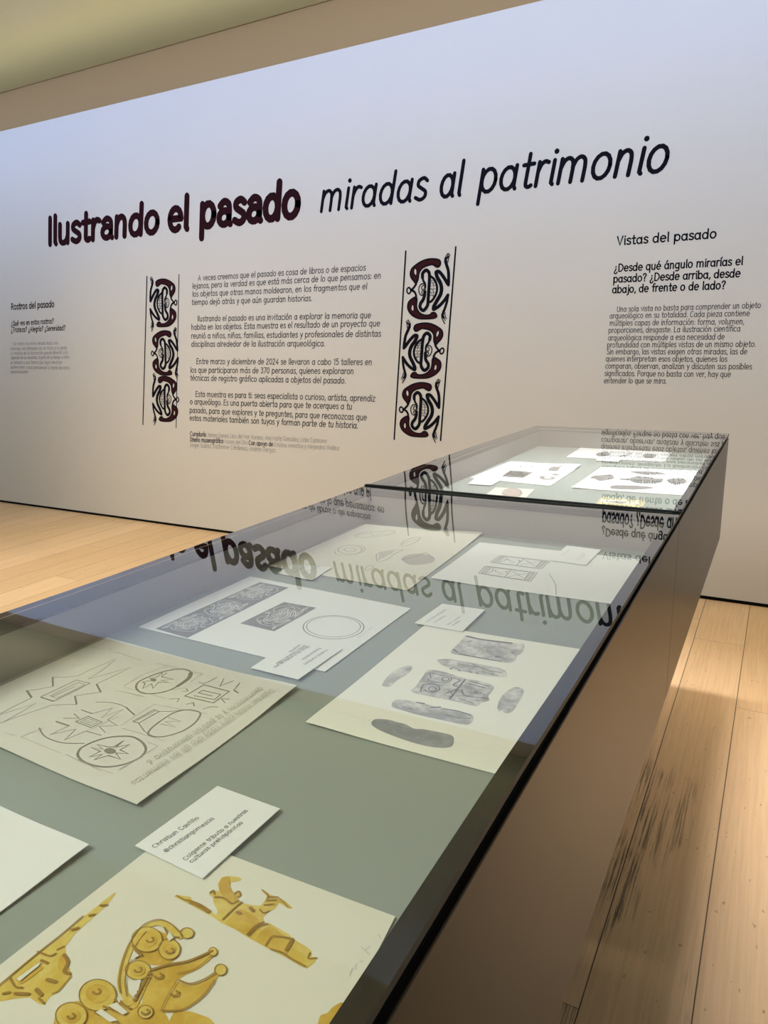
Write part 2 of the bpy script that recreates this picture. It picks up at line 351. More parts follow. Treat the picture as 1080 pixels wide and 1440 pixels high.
# hand-drawn stroke alphabet: baseline 0, x-height 1
def A_(cx, cy, rx, ry, a0=0, a1=360): 
    p = ellipse(cx, cy, rx, ry, 0, a0, a1, 14); return p + [p[0]] if a1 - a0 >= 360 else p
S_ = lambda *p: spline(list(p), False, 4)
SPACE = .55
_st = [(.08, 1.0), (.08, 0)]
_tall = [(.08, 1.5), (.08, 0)]
_n = S_((.08, .6), (.22, .9), (.45, 1.0), (.66, .86), (.72, .55)) + [(.72, 0)]
G = {
 'o': (1.0, [A_(.45, .5, .42, .5)]), 'a': (1.02, [A_(.42, .48, .39, .48), [(.82, 1), (.82, .12), (.9, 0)]]),
 'b': (1.02, [_tall, A_(.5, .5, .4, .5)]), 'c': (.88, [A_(.46, .5, .42, .5, 48, 312)]),
 'd': (1.02, [A_(.42, .48, .39, .48), [(.83, 1.5), (.83, 0)]]), 'e': (.98, [[(.06, .52), (.87, .52)] + A_(.46, .5, .42, .5, 4, 312)]),
 'f': (.66, [S_((.62, 1.45), (.45, 1.5), (.3, 1.32), (.27, 1)) + [(.27, 0)], [(.02, .93), (.58, .95)]]),
 'g': (1.02, [A_(.42, .5, .39, .48), [(.82, 1)] + S_((.82, .1), (.8, -.25), (.55, -.48), (.15, -.42))]),
 'h': (.96, [_tall, _n]), 'i': (.38, [[(.12, 1), (.12, .08), (.2, 0)], [(.13, 1.36)]]),
 'j': (.42, [[(.22, 1)] + S_((.22, 0), (.18, -.35), (-.08, -.45)), [(.22, 1.36)]]),
 'k': (.9, [_tall, [(.7, 1), (.1, .45), (.75, 0)]]), 'l': (.4, [[(.13, 1.5), (.13, .1), (.2, 0)]]),
 'm': (1.5, [_st, _n, [(p[0] + .62, p[1]) for p in _n]]), 'n': (.96, [_st, _n]),
 'p': (1.02, [[(.08, 1), (.08, -.5)], A_(.5, .5, .4, .5)]), 'q': (1.02, [A_(.42, .5, .39, .5), [(.82, 1), (.82, -.5)]]),
 'r': (.66, [_st, S_((.08, .58), (.2, .88), (.38, 1), (.58, .95))]),
 's': (.76, [S_((.64, .86), (.4, 1), (.12, .9), (.1, .68), (.36, .52), (.62, .36), (.62, .12), (.36, 0), (.04, .12))]),
 't': (.68, [[(.28, 1.4)] + S_((.28, .3), (.3, .08), (.45, 0), (.6, .06)), [(.02, .95), (.58, .97)]]),
 'u': (.96, [[(.08, 1)] + S_((.08, .4), (.14, .1), (.38, 0), (.62, .1), (.74, .36)), [(.75, 1), (.75, 0)]]),
 'v': (.84, [[(.04, 1), (.38, 0), (.74, 1)]]), 'x': (.84, [[(.05, 1), (.72, 0)], [(.72, 1), (.05, 0)]]),
 'y': (.86, [[(.05, 1), (.42, .08)], [(.78, 1), (.24, -.5)]]), 'z': (.82, [[(.06, 1), (.7, 1), (.06, 0), (.72, 0)]]),
 'w': (1.2, [[(.04, 1), (.28, 0), (.55, .9), (.82, 0), (1.08, 1)]]),
 'A': (1.1, [[(.02, 0), (.5, 1.42), (.98, 0)], [(.2, .5), (.8, .5)]]), 'C': (1.15, [A_(.6, .7, .52, .72, 48, 312)]),
 'D': (1.15, [[(.1, 0), (.1, 1.42)] + S_((.1, 1.42), (.6, 1.38), (1.0, .95), (1.0, .5), (.6, .04), (.1, 0))]),
 'E': (.95, [[(.8, 1.42), (.1, 1.42), (.1, 0), (.82, 0)], [(.1, .74), (.7, .74)]]), 'I': (.4, [[(.14, 1.42), (.14, 0)]]),
 'L': (.9, [[(.1, 1.42), (.1, 0), (.76, 0)]]), 'K': (1, [[(.1, 1.42), (.1, 0)], [(.85, 1.42), (.12, .65), (.9, 0)]]),
 'M': (1.35, [[(.08, 0), (.16, 1.42), (.62, .4), (1.06, 1.42), (1.16, 0)]]),
 'P': (1.0, [[(.1, 0), (.1, 1.42)] + S_((.1, 1.42), (.6, 1.4), (.82, 1.1), (.6, .74), (.1, .66))]),
 'Q': (1.2, [A_(.58, .7, .52, .72), [(.7, .3), (1.1, -.08)]]),
 'R': (1.05, [[(.1, 0), (.1, 1.42)] + S_((.1, 1.42), (.6, 1.4), (.82, 1.08), (.6, .74), (.1, .68)), [(.45, .7), (.9, 0)]]),
 'S': (.95, [S_((.8, 1.25), (.5, 1.42), (.15, 1.28), (.16, .95), (.5, .72), (.82, .45), (.75, .1), (.4, 0), (.06, .18))]),
 'T': (1.0, [[(.02, 1.42), (.98, 1.42)], [(.5, 1.42), (.5, 0)]]),
 'U': (1.1, [[(.1, 1.42)] + S_((.1, .5), (.2, .1), (.5, 0), (.85, .12), (.95, .5)) + [(.95, 1.42)]]),
 'V': (1.05, [[(.04, 1.42), (.5, 0), (.96, 1.42)]]), 'B': (1.0, [[(.1, 0), (.1, 1.42)] + S_((.1, 1.42), (.7, 1.3), (.7, .85), (.1, .74), (.8, .6), (.8, .12), (.1, 0))]),
 'J': (.8, [[(.6, 1.42)] + S_((.6, .4), (.45, .03), (.08, .12))]), 'G': (1.2, [A_(.6, .7, .52, .72, 48, 340) + [(.7, .6)]]),
 '.': (.36, [[(.14, .06)]]), ',': (.36, [[(.18, .1), (.08, -.22)]]), ':': (.36, [[(.14, .1)], [(.14, .8)]]),
 '?': (.85, [S_((.06, 1.15), (.25, 1.42), (.6, 1.38), (.68, 1.05), (.42, .72), (.38, .4)), [(.38, .06)]]),
 '¿': (.85, [S_((.7, -.1), (.5, -.4), (.15, -.36), (.08, -.04), (.35, .3), (.38, .6)), [(.4, .95)]]),
 'F': (.9, [[(.8, 1.42), (.1, 1.42), (.1, 0)], [(.1, .74), (.7, .74)]]), 'H': (1.1, [[(.1, 0), (.1, 1.42)], [(.95, 0), (.95, 1.42)], [(.1, .74), (.95, .74)]]),
 'O': (1.2, [A_(.58, .7, .52, .72)]), 'N': (1.15, [[(.1, 0), (.1, 1.42), (.98, 0), (.98, 1.42)]]),
 '2': (.95, [S_((.08, 1.1), (.3, 1.42), (.68, 1.3), (.68, .9), (.35, .45), (.06, 0)) + [(.8, 0)]]),
 '0': (1.0, [A_(.45, .7, .4, .72)]), '4': (1.0, [[(.62, 0), (.62, 1.42), (.04, .42), (.88, .42)]]),
 '1': (.6, [[(.05, 1.1), (.34, 1.42), (.34, 0)]]), '5': (.9, [[(.72, 1.42), (.16, 1.42), (.1, .82)] + S_((.1, .82), (.5, .95), (.78, .6), (.65, .12), (.06, .06))]),
 '3': (.9, [S_((.08, 1.28), (.4, 1.42), (.7, 1.15), (.36, .78), (.76, .5), (.62, .08), (.06, .1))]), '7': (.9, [[(.06, 1.42), (.78, 1.42), (.28, 0)]]),
 '@': (1.3, [A_(.6, .6, .55, .7), A_(.6, .6, .25, .3)]), '&': (1.1, [S_((.9, 0), (.3, .9), (.5, 1.4), (.66, 1.05), (.1, .45), (.4, 0), (.9, .5))]),
 '-': (.7, [[(.1, .5), (.55, .5)]]),
}
G['ñ'] = (G['n'][0], G['n'][1] + [S_((.15, 1.32), (.3, 1.42), (.5, 1.32), (.65, 1.42))])
for base_, acc in (('a', 'á'), ('e', 'é'), ('o', 'ó'), ('u', 'ú')):
    G[acc] = (G[base_][0], G[base_][1] + [[(.38, 1.25), (.58, 1.55)]])
G['í'] = (.38, [[(.12, 1), (.12, .08), (.2, 0)], [(.08, 1.25), (.28, 1.55)]])
ALT_A = (.96, [S_((.12, .82), (.4, 1.0), (.7, .88), (.76, .6)) + [(.76, .1), (.86, .0)], A_(.42, .3, .34, .3)])
def glyph(ch, alt=False):
    if alt and ch == 'a': return ALT_A
    return G[ch]
def text_width(t, alt=False):
    x = 0
    for c in t: x += SPACE if c == ' ' else glyph(c, alt)[0]
    a = SPACE if t[-1] == ' ' else glyph(t[-1], alt)[0]
    return x - min(.12, a * .3)

# ------------------------------------------------------------------ lettering on the wall
NW = Vector((0, -1, 0))
def wall_pen(): return Pen(lambda u, v: on_y(u, v), NW, .0006)
def up_at(x, xh): return (1.27e-4 * (x - 45) * xh * (.5 if x > 800 else 1), -xh)
def wall_text(name, lines, mat, weight, xh, label=None, slant=0, alt=False):
    p = wall_pen()
    for ln in lines:
        t, a, b = ln[:3]; h = ln[3] if len(ln) > 3 else xh
        p.text(t, a, b, up_at(a[0], h), weight, ln[4] if len(ln) > 4 else mat, slant, alt=alt)
    o = p.done(name, wall)
    if label: o['label'] = label
    return o
tb = lambda x: 344.2 - .1145 * (x - 64.8)
tl = lambda x: 298.0 - .1187 * (x - 447.4)
wall_text('bold_title', [('Ilustrando', (67.5, tb(67.5)), (223, tb(223)), 25.5), ('el', (237, tb(237)), (264.5, tb(264.5)), 30), ('pasado', (281.5, tb(281.5)), (420.5, tb(420.5)), 31.5)],
          M_maroon, .33, 26, 'bold maroon half of the show title', alt=True)
wall_text('slanted_title', [('miradas', (449.5, tl(449.5)), (598, tl(598)), 28), ('al', (617, tl(617)), (648, tl(648)), 31.5), ('patrimonio', (671.5, tl(671.5)), (937, tl(937)), 32)],
          M_ink, .185, 29, 'slanted black half of the show title', slant=.10)
def lines(ox, oy, s, rows):
    return [(t, (ox + a / s, oy + b / s), (ox + c / s, oy + d / s)) for t, a, b, c, d in rows]
wall_text('paragraph', lines(240, 360, 3.375, [
 ('A veces creemos que el pasado es cosa de libros o de espacios', 130, 117, 925, 68),
 ('lejanos, pero la verdad es que está más cerca de lo que pensamos: en', 103, 155, 998, 106),
 ('los objetos que otras manos moldearon, en los fragmentos que el', 103, 193, 932, 157),
 ('tiempo dejó atrás y que aún guardan historias.', 100, 232, 670, 213),
 ('Ilustrando el pasado es una invitación a explorar la memoria que', 127, 310, 950, 294),
 ('habita en los objetos. Esta muestra es el resultado de un proyecto que', 98, 350, 993, 333),
 ('reunió a niños, niñas, familias, estudiantes y profesionales de distintas', 98, 391, 997, 382),
 ('disciplinas alrededor de la ilustración arqueológica.', 98, 430, 732, 428),
 ('Entre marzo y diciembre de 2024 se llevaron a cabo 15 talleres en', 122, 512, 955, 517),
 ('los que participaron más de 370 personas, quienes exploraron', 93, 553, 868, 560),
 ('técnicas de registro gráfico aplicadas a objetos del pasado.', 93, 590, 830, 605),
 ('Esta muestra es para ti: seas especialista o curioso, artista, aprendiz', 118, 667, 970, 690),
 ('o arqueólogo. Es una puerta abierta para que te acerques a tu', 92, 703, 860, 728),
 ('pasado, para que explores y te preguntes, para que reconozcas que', 90, 743, 930, 780),
 ('estos materiales también son tuyos y forman parte de tu historia.', 90, 780, 888, 818)]), M_grey, .21, 5.2, 'main introduction paragraph between the two pattern bands')
cr = lines(240, 360, 3.375, [('Curaduría', 92, 853, 168, 857), ('Jaimes Daniel, Lina del Mar Moreno, Ana María González, Lidia Carmona', 174, 858, 740, 888),
 ('Diseño museográfico', 92, 880, 250, 888), ('Museo del Oro', 255, 889, 365, 895), ('Con apoyo de', 370, 896, 485, 903), ('Cristina Ameztoy y Alejandra Medina', 490, 904, 800, 922),
 ('Angie Suárez, Katherine Cárdenas, Andrés Vargas', 92, 905, 497, 932)])
p = wall_pen()
for i, (t, a, b) in enumerate(cr):
    bold = i in (0, 2, 4)
    p.text(t, a, b, up_at(a[0], 4.2), .24 if bold else .13, M_grey if bold else M_pale)
p.done('credits', wall)['label'] = 'small credits in grey under the introduction paragraph'
R_ = lambda rows: lines(820, 300, 4.154, rows)
wall_text('section_heading', R_([('Vistas del pasado', 196, 186, 778, 143)]), M_ink, .25, 8.4)
wall_text('question', R_([('¿Desde qué ángulo mirarías el', 180, 341, 932, 300), ('pasado? ¿Desde arriba, desde', 176, 404, 917, 371), ('abajo, de frente o de lado?', 170, 466, 830, 441)]), M_ink, .25, 7.2)
wall_text('section_text', R_([
 ('Una sola vista no basta para comprender un objeto', 197, 575, 1037, 552), ('arqueológico en su totalidad. Cada pieza contiene', 155, 614, 972, 599),
 ('múltiples capas de información: forma, volumen,', 155, 656, 940, 647), ('proporciones, desgaste. La ilustración científica', 148, 698, 918, 689),
 ('arqueológica responde a esa necesidad de', 146, 742, 825, 736), ('profundidad con múltiples vistas de un mismo objeto.', 140, 783, 1008, 779),
 ('Sin embargo, las vistas exigen otras miradas, las de', 138, 823, 957, 823), ('quienes interpretan esos objetos, quienes los', 133, 864, 840, 867),
 ('comparan, observan, analizan y discuten sus posibles', 130, 906, 985, 911), ('significados. Porque no basta con ver, hay que', 125, 949, 862, 956),
 ('entender lo que se mira.', 122, 992, 487, 994)]), M_grey, .18, 5.2)
wall_text('section_heading', lines(0, 340, 4, [('Rostros del pasado', 63, 382, 305, 366)]), M_ink, .25, 5.8)
wall_text('question', lines(0, 340, 4, [('¿Qué ves en estos rostros?', 63, 473, 302, 458), ('¿Tristeza? ¿Alegría? ¿Serenidad?', 63, 509, 368, 497)]), M_ink, .22, 4.6)
wall_text('section_text', lines(0, 340, 4, [
 ('Un rostro nos mira desde lejos, nos', 74, 583, 327, 577), ('interroga, nos interpela con un rostro y su gesto', 60, 610, 378, 605),
 ('La mirada de la ilustración puede llevarlo a la', 60, 636, 382, 631), ('expresión de un ceramista, el gesto de su tiempo, a otros', 62, 661, 390, 657),
 ('un retrato o una forma que logra decirnos', 60, 688, 350, 686), ('quiénes eran y aun permanecer a través de otros', 60, 713, 390, 718),
 ('representaciones.', 60, 739, 160, 739)]), M_pale, .16, 3.2)

# the two vertical pattern bands
def wl(u, v):
    q = on_y(u, v); return q.x, q.z
_a0 = wl(570.7, 353.3); _a1 = wl(554.4, 617.8); KSH = (_a1[0] - _a0[0]) / (_a1[1] - _a0[1])
def sheared(u, v):
    x, z = wl(u, v); return x - KSH * z, z
def motif(draw):
    """one crested figure; draw(kind, pts, width) in crop pixels (12 per photo pixel)"""
    up = [(715,340),(690,300),(600,283),(500,290),(400,323),(300,385),(230,450),(205,530),(220,600),(265,660),(300,700),(335,640),(345,580),(355,520),(390,460),(440,420),(520,390),(580,380),(640,415),(680,420),(710,385)]
    lo = [(650,1240),(640,1270),(580,1290),(450,1298),(340,1290),(240,1240),(180,1170),(160,1090),(180,1010),(240,955),(290,930),(318,960),(312,1060),(322,1130),(370,1200),(450,1235),(530,1230),(570,1195),(620,1195)]
    draw('crest', up, 20); draw('crest', lo, 20)
    draw('hole', [(290,445),(312,480),(312,540),(295,562),(270,520),(272,470)], 0); draw('hole', [(242,1055),(262,1085),(262,1150),(242,1162),(222,1120)], 0)
    for pts, wd in (([(315,650),(300,715),(250,785),(215,812)], 30), ([(215,812),(270,838),(300,895),(305,970)], 30),
        ([(412,600),(415,530),(470,475),(522,520),(528,640),(518,800),(508,950),(495,1070),(430,1155),(372,1110),(378,1040),(425,970),(445,900),(452,840)], 46),
        ([(410,585),(425,650),(455,710),(455,770)], 30), ([(440,705),(390,710),(355,760),(350,830),(375,890),(430,905)], 15),
        ([(432,730),(402,750),(396,790),(420,800),(462,798)], 13), ([(462,825),(412,825),(396,850),(415,880)], 13),
        ([(545,575),(610,630),(650,720),(655,820),(620,920),(560,1000),(525,1012)], 32),
        ([(640,505),(690,500),(760,580),(832,700)], 46), ([(848,722),(852,600),(845,480),(815,380),(802,330)], 42),
        ([(640,520),(662,600),(712,690),(732,790),(712,890),(650,1000),(602,1090),(595,1130)], 52),
        ([(600,1140),(680,1090),(760,1010),(840,900)], 44), ([(842,890),(822,1010),(792,1110),(762,1180)], 36),
        ([(800,340),(788,280),(842,190)], 13), ([(815,330),(825,270),(857,198)], 11), ([(838,340),(850,280),(874,213)], 13),
        ([(790,330),(800,290),(842,250)], 26), ([(765,1170),(752,1230),(770,1280)], 30), ([(755,1180),(735,1230),(742,1290),(785,1378)], 15), ([(772,1200),(768,1270),(795,1328)], 11), ([(790,1190),(795,1250),(812,1297)], 13)):
        draw('line', pts, wd)
    draw('loop', ellipse(180, 820, 32, 50), 22)
    for pts in ([(603,650),(592,950)], [(545,650),(600,650)], [(548,690),(620,690)], [(545,740),(632,735)], [(545,795),(638,790)], [(540,850),(630,848)], [(535,900),(608,905)], [(560,640),(600,740)], [(560,780),(600,850)], [(545,840),(590,920)]):
        draw('thin', pts, 5)
F0 = wl(600, 363.8)[1]; F1 = wl(600, 448.2)[1]
_cl = (sheared(570.7, 353.3)[0] + sheared(641, 347.3)[0]) / 2
BW = sheared(641, 347.3)[0] - sheared(570.7, 353.3)[0]
def band(name, l0, l1, r0, r1, lw, figs, label):
    top = empty_part = None
    p = Pen(lambda a, b: Vector((a, WALL_Y, b)), NW, .0006)
    for a, b, wpx in ((l0, l1, lw[0]), (r0, r1, lw[1])):
        A, B = on_y(*a), on_y(*b); p.ribbon_w([A, B], wpx / 2 * 3.6 / F, M_ink)
    c = (sheared(*l0)[0] + sheared(*r0)[0]) / 2; wid = sheared(*r0)[0] - sheared(*l0)[0]; s = wid / BW
    for flip, ya, yb in figs:
        xm = (l0[0] + r0[0]) / 2
        za = wl(xm, ya)[1]; zb = wl(xm, yb)[1]
        def mp(q):
            a, z = sheared(560 + q[0] / 12, 340 + q[1] / 12)
            t = (z - F0) / (F1 - F0); z2 = za + t * (zb - za)
            a2 = c + (a - _cl) * s * (-1 if flip else 1)
            return (a2 + KSH * z2, z2)
        k = 1.42 / 12 * 3.6 / F * s
        def draw(kind, pts, wd):
            if kind == 'crest':
                q = [mp(x) for x in spline(pts, True, 4)]; p.fill(q, M_crest, 1)
                p.ribbon_w([p.P(*x) for x in q], wd * k / 2, M_ink, 2, True)
            elif kind == 'hole':
                q = [mp(x) for x in spline(pts, True, 4)]; p.fill(q, M_patch, 3); p.ribbon_w([p.P(*x) for x in q], 5 * k, M_ink, 4, True)
            elif kind == 'loop': p.ribbon_w([p.P(*mp(x)) for x in pts], wd * k / 2, M_ink, 2, True)
            elif kind == 'thin': p.ribbon_w([p.P(*mp(x)) for x in pts], wd * k / 2, M_ink, 2)
            else: p.ribbon_w([p.P(*mp(x)) for x in spline(pts, False, 5)], wd * k / 2, M_ink, 2)
        motif(draw)
    p.done(name, wall)['label'] = label
band('pattern_band', (570.7, 353.3), (554.4, 617.8), (641, 347.3), (619.6, 619.3), (2.7, 2.7), ((0, 363.8, 448.2), (1, 453.8, 532), (0, 538, 615)), 'black and maroon figure band right of the introduction')
band('pattern_band', (206.75, 388.75), (201, 597), (251.75, 386), (247.75, 601.5), (2.6, 1.9), ((1, 392.2, 459.5), (0, 465, 527.5), (1, 529, 592.5)), 'narrower figure band left of the introduction')

# ------------------------------------------------------------------ display cases
xm, Wd = (XL + XR) / 2, (XR - XL) / 2
def near_slope(v):                     # the big panes are not perfectly flat: a few millimetres of wave
    c = lambda v: .0063 + .0361 * v + .0354 * v * v + .0098 * v ** 3
    if v > -2.6: return c(v)
    w_ = -2.6 - v
    if w_ < .3: return c(-2.6) + (.014 - c(-2.6)) * w_ / .3
    return .014 * max(0.0, 1 - (w_ - .3) / .8)
def far_slope(v):
    t = min(1.0, max(0.0, (v - 1.3) / 1.0)); t = t * t * (3 - 2 * t)
    return .0085 - .0178 * t
def table(fn, sgn):
    zs = [0.0]; n = 400
    for i in range(n): zs.append(zs[-1] + sgn * fn(sgn * 4.0 * (i + .5) / n) * Wd * 4.0 / n)
    return zs
ZN, ZF = table(near_slope, -1), table(far_slope, 1)
def look(zs, t):
    i = max(0.0, min(399.0, t * 100)); j = int(i); return zs[j] + (zs[j + 1] - zs[j]) * (i - j)
def near_sag(x, y):
    u = (x - xm) / Wd; v = (y - YJ) / Wd
    return look(ZN, -v) + Wd * (.0002 * u + .0084 * (u * u - 1) / 2 - .0027 * u * v + .0005 * u * u * v)
def flat_sag(x, y): return look(ZF, (y - YJ) / Wd)
GT = .006      # glass thickness
def glass_lid(y0, y1, sag, parent, nx=40, ny=80):
    bm = bmesh.new(); T = []; B = []
    for j in range(ny + 1):
        y = y0 + (y1 - y0) * j / ny
        T.append([bm.verts.new((XL + (XR - XL) * i / nx, y, GLASS_Z + sag(XL + (XR - XL) * i / nx, y))) for i in range(nx + 1)])
        B.append([bm.verts.new((v.co.x, y, v.co.z - GT)) for v in T[-1]])
    for j in range(ny):
        for i in range(nx):
            f = bm.faces.new((T[j][i], T[j][i+1], T[j+1][i+1], T[j+1][i])); f.material_index = 0; f.smooth = True
            f = bm.faces.new((B[j][i], B[j+1][i], B[j+1][i+1], B[j][i+1])); f.material_index = 1; f.smooth = True
    cp = lambda v: bm.verts.new(v.co)
    for j in range(ny):
        for i, flip in ((0, 0), (nx, 1)):
            q = tuple(cp(v) for v in (T[j][i], T[j+1][i], B[j+1][i], B[j][i])); bm.faces.new(q[::-1] if flip else q).material_index = 2
    for i in range(nx):
        for j, flip in ((0, 1), (ny, 0)):
            q = tuple(cp(v) for v in (T[j][i], B[j][i], B[j][i+1], T[j][i+1])); bm.faces.new(q if flip else q[::-1]).material_index = 2
    me = bpy.data.meshes.new('glass_lid'); bm.to_mesh(me); bm.free()
    return link('glass_lid', me, [M_glass, M_clear, M_edge], parent)
def display_case(label, y0, y1, sag):
    root = empty('display_case', (xm, (y0 + y1) / 2, 0), label, 'display case', 'display cases joined end to end')
    zt = GLASS_Z - GT - .0105                 # top of the lacquered panels
    t = .012
    box('side_panel', (XR - t, XR, y0, y1, BOX_Z, zt), M_panel, root, .0012)
    box('side_panel', (XL, XL + t, y0, y1, BOX_Z, zt), M_panel, root, .0012)
    box('end_panel', (XL + t, XR - t, y0, y0 + t, BOX_Z, zt), M_panel, root, .0012)
    box('end_panel', (XL + t, XR - t, y1 - t, y1, BOX_Z, zt), M_panel, root, .0012)
    box('bottom_panel', (XL + t, XR - t, y0 + t, y1 - t, BOX_Z + .004, BOX_Z + .022), M_panel, root)
    box('plinth', (XL + .20, XR - .24, y0 + (.02 if y0 > .5 else .1), y1 - (.12 if y0 > .5 else .02), 0, BOX_Z + .004), M_panel, root)
    # tray: floor and four inner walls
    bm = bmesh.new(); a, b, c, d = XL + t, XR - t, y0 + t, y1 - t; zt2 = zt - .001
    box_bm(bm, a, b, c, d, TRAY_Z - .01, TRAY_Z); finish('tray', bm, M_tray, root)['label'] = 'grey green display tray'
    bm = bmesh.new()
    for e in ((a, a + .004, c, d), (b - .004, b, c, d), (a + .004, b - .004, c, c + .004), (a + .004, b - .004, d - .004, d)):
        box_bm(bm, e[0], e[1], e[2], e[3], TRAY_Z, zt2)
    finish('inner_lining', bm, M_inner, root)['label'] = 'taupe inner side walls'
    # black gasket under the lid, set back from the panel face
    bm = bmesh.new(); g = .005; z0, z1 = zt, GLASS_Z - GT - .0066
    for e in ((XL + g, XL + RIM_L, y0 + g, y1 - g), (XR - RIM_R, XR - g, y0 + g, y1 - g), (XL + RIM_L, XR - RIM_R, y0 + g, y0 + .02), (XL + RIM_L, XR - RIM_R, y1 - .02, y1 - g)):
        box_bm(bm, e[0], e[1], e[2], e[3], z0, z1)
    finish('gasket', bm, M_black, root)['label'] = 'black gasket under the glass'
    # dark painted border just under the pane, following it
    bm = bmesh.new()
    def strip(xs, ys):
        rows = []
        for y in ys:
            row = []
            for x in xs:
                z = GLASS_Z + sag(x, y) - GT
                row.append((bm.verts.new((x, y, z - .0004)), bm.verts.new((x, y, z - .0016))))
            rows.append(row)
        for a in range(len(ys) - 1):
            for b in range(len(xs) - 1):
                q = (rows[a][b], rows[a][b+1], rows[a+1][b+1], rows[a+1][b])
                bm.faces.new([v[0] for v in q]); bm.faces.new([v[1] for v in q[::-1]])
    ys = [y0 + (y1 - y0) * k / 80 for k in range(81)]; xi = [XL + RIM_L + (XR - RIM_R - XL - RIM_L) * k / 20 for k in range(21)]
    strip([XL, XL + RIM_L], ys); strip([XR - RIM_R, XR], ys); strip(xi, [y0, y0 + .012]); strip(xi, [y1 - .012, y1])
    finish('rim', bm, M_rim, root)['label'] = 'dark border under the glass edge'
    glass_lid(y0, y1, sag, root)
    return root
near = display_case('near glass-topped taupe display case in the foreground', YN, YJ - .001, near_sag)
far = display_case('far glass-topped taupe display case closest to the white wall', YJ + .001, YB, flat_sag)
js = box('joint_strip', (XL - .001, XR + .002, YJ - .0005, YJ + .011, GLASS_Z + .0005, GLASS_Z + .0025), M_black, far); js['label'] = 'black strip along the joint of the two glass lids'

# ------------------------------------------------------------------ paper in the cases
UPV = Vector((0, 0, 1))
class Sheet:
    def __init__(s, name, corners, mat, label, cat='paper sheet', z=0.0, group=None, curl=(), th=.0007):
        """corners: photo pixels of the paper's four corners, in order round the sheet; z = height above the tray"""
        s.z = TRAY_Z + .0012 + z; s.th = th
        s.c = [on_z(u, v, s.z) for u, v in corners]
        s.curl = [(on_z(u, v, s.z), h, r) for u, v, h, r in curl]
        cen = sum(s.c, Vector()) / 4
        s.root = empty(name, (cen.x, cen.y, s.z), label, cat, group)
        n = 14; bm = bmesh.new(); T = []; B = []
        for j in range(n + 1):
            for i in range(n + 1):
                a, b = i / n, j / n
                q = s.c[0] * (1-a) * (1-b) + s.c[1] * a * (1-b) + s.c[2] * a * b + s.c[3] * (1-a) * b
                q = q + UPV * s.lift(q)
                T.append(bm.verts.new(q + UPV * th)); B.append(bm.verts.new(q))
        ix = lambda i, j: j * (n + 1) + i
        for j in range(n):
            for i in range(n):
                f = bm.faces.new((T[ix(i,j)], T[ix(i+1,j)], T[ix(i+1,j+1)], T[ix(i,j+1)])); f.smooth = True
                f = bm.faces.new((B[ix(i,j)], B[ix(i,j+1)], B[ix(i+1,j+1)], B[ix(i+1,j)])); f.smooth = True
        for k in range(n):
            for A, Bq in (((k,0),(k+1,0)), ((n,k),(n,k+1)), ((k+1,n),(k,n)), ((0,k+1),(0,k))):
                bm.faces.new([bm.verts.new(v.co) for v in (B[ix(*A)], B[ix(*Bq)], T[ix(*Bq)], T[ix(*A)])])
        for f in bm.faces:
            f.normal_update()
        for f in list(bm.faces)[:2 * n * n]:
            if (f.normal.z > 0) != (f.verts[0].co.z - s.z - s.lift(f.verts[0].co) > th * .5): f.normal_flip()
        finish('paper', bm, mat, s.root)
    def lift(s, q):
        return sum(h * math.exp(-((q - c).xy.length / r) ** 2) for c, h, r in s.curl)
    def pen(s, ox=0, oy=0, k=1.0):
        def P(u, v):
            q = on_z(ox + u / k, oy + v / k, s.z); return q + UPV * (s.th + s.lift(q))
        return Pen(P, UPV, .00012)

# --- near case -------------------------------------------------------------
gold = Sheet('watercolour_sheet', [(239, 1172), (556, 1290), (300, 1790), (-210, 1522)], M_cream, 'cream watercolour sheet with gold figures, nearest the camera', 'drawing')
p = gold.pen(230, 1220, 4.909)
p.fill([(70,205),(95,195),(150,205),(190,210),(195,235),(240,255),(310,295),(345,325),(365,335),(375,310),(350,260),(340,210),(315,195),(320,170),(350,165),(385,170),(375,120),(400,75),(450,65),(520,72),(545,90),(520,102),(470,108),(460,140),(480,180),(520,175),(530,205),(515,225),(540,250),(600,265),(670,270),(700,235),(715,205),(680,170),(690,162),(740,195),(800,215),(850,245),(895,290),(860,290),(800,250),(770,290),(720,320),(690,350),(695,385),(740,395),(800,430),(870,470),(910,510),(990,555),(1020,580),(1020,620),(1060,635),(1040,665),(990,705),(950,690),(850,630),(740,575),(600,500),(480,425),(400,390),(330,340),(250,300),(170,255),(130,235)], M_gold2)
p.fill([(430,390),(520,300),(600,330),(660,380),(590,470),(480,425)], M_gold, 1, True)
p.fill([(640,510),(720,420),(820,470),(870,510),(850,600),(740,565)], M_gold, 1, True)
p.fill([(385,160),(400,90),(450,75),(460,140),(500,230),(450,260)], M_gold, 1, True)
for pts, wd in (([(190,250),(250,275),(310,315)], 26), ([(355,215),(410,220),(470,262)], 11), ([(410,370),(470,310),(540,250)], 10), ([(580,475),(630,420),(690,390)], 14), ([(590,485),(650,425),(720,400)], 8),
                ([(710,548),(750,490),(800,490),(870,500)], 16), ([(850,580),(890,510)], 26), ([(740,575),(820,600),(880,640),(980,695)], 12), ([(320,185),(345,170),(350,195)], 9), ([(490,190),(520,175),(530,205),(510,215)], 8),
                ([(680,165),(720,200),(715,225)], 8), ([(695,270),(760,265)], 10), ([(710,240),(780,235)], 9), ([(725,215),(790,215)], 8), ([(800,225),(860,285)], 7), ([(665,300),(690,325),(730,310)], 9), ([(510,320),(530,330)], 22), ([(600,290),(620,310)], 22), ([(470,262),(520,240)], 8), ([(1010,600),(1000,640),(1055,635)], 8), ([(90,205),(150,235),(180,235)], 7)):
    p.stroke(pts, wd, M_brown, 2, True)
p.done('warrior_figure', gold.root)['label'] = 'gold painted figure lying with a staff'
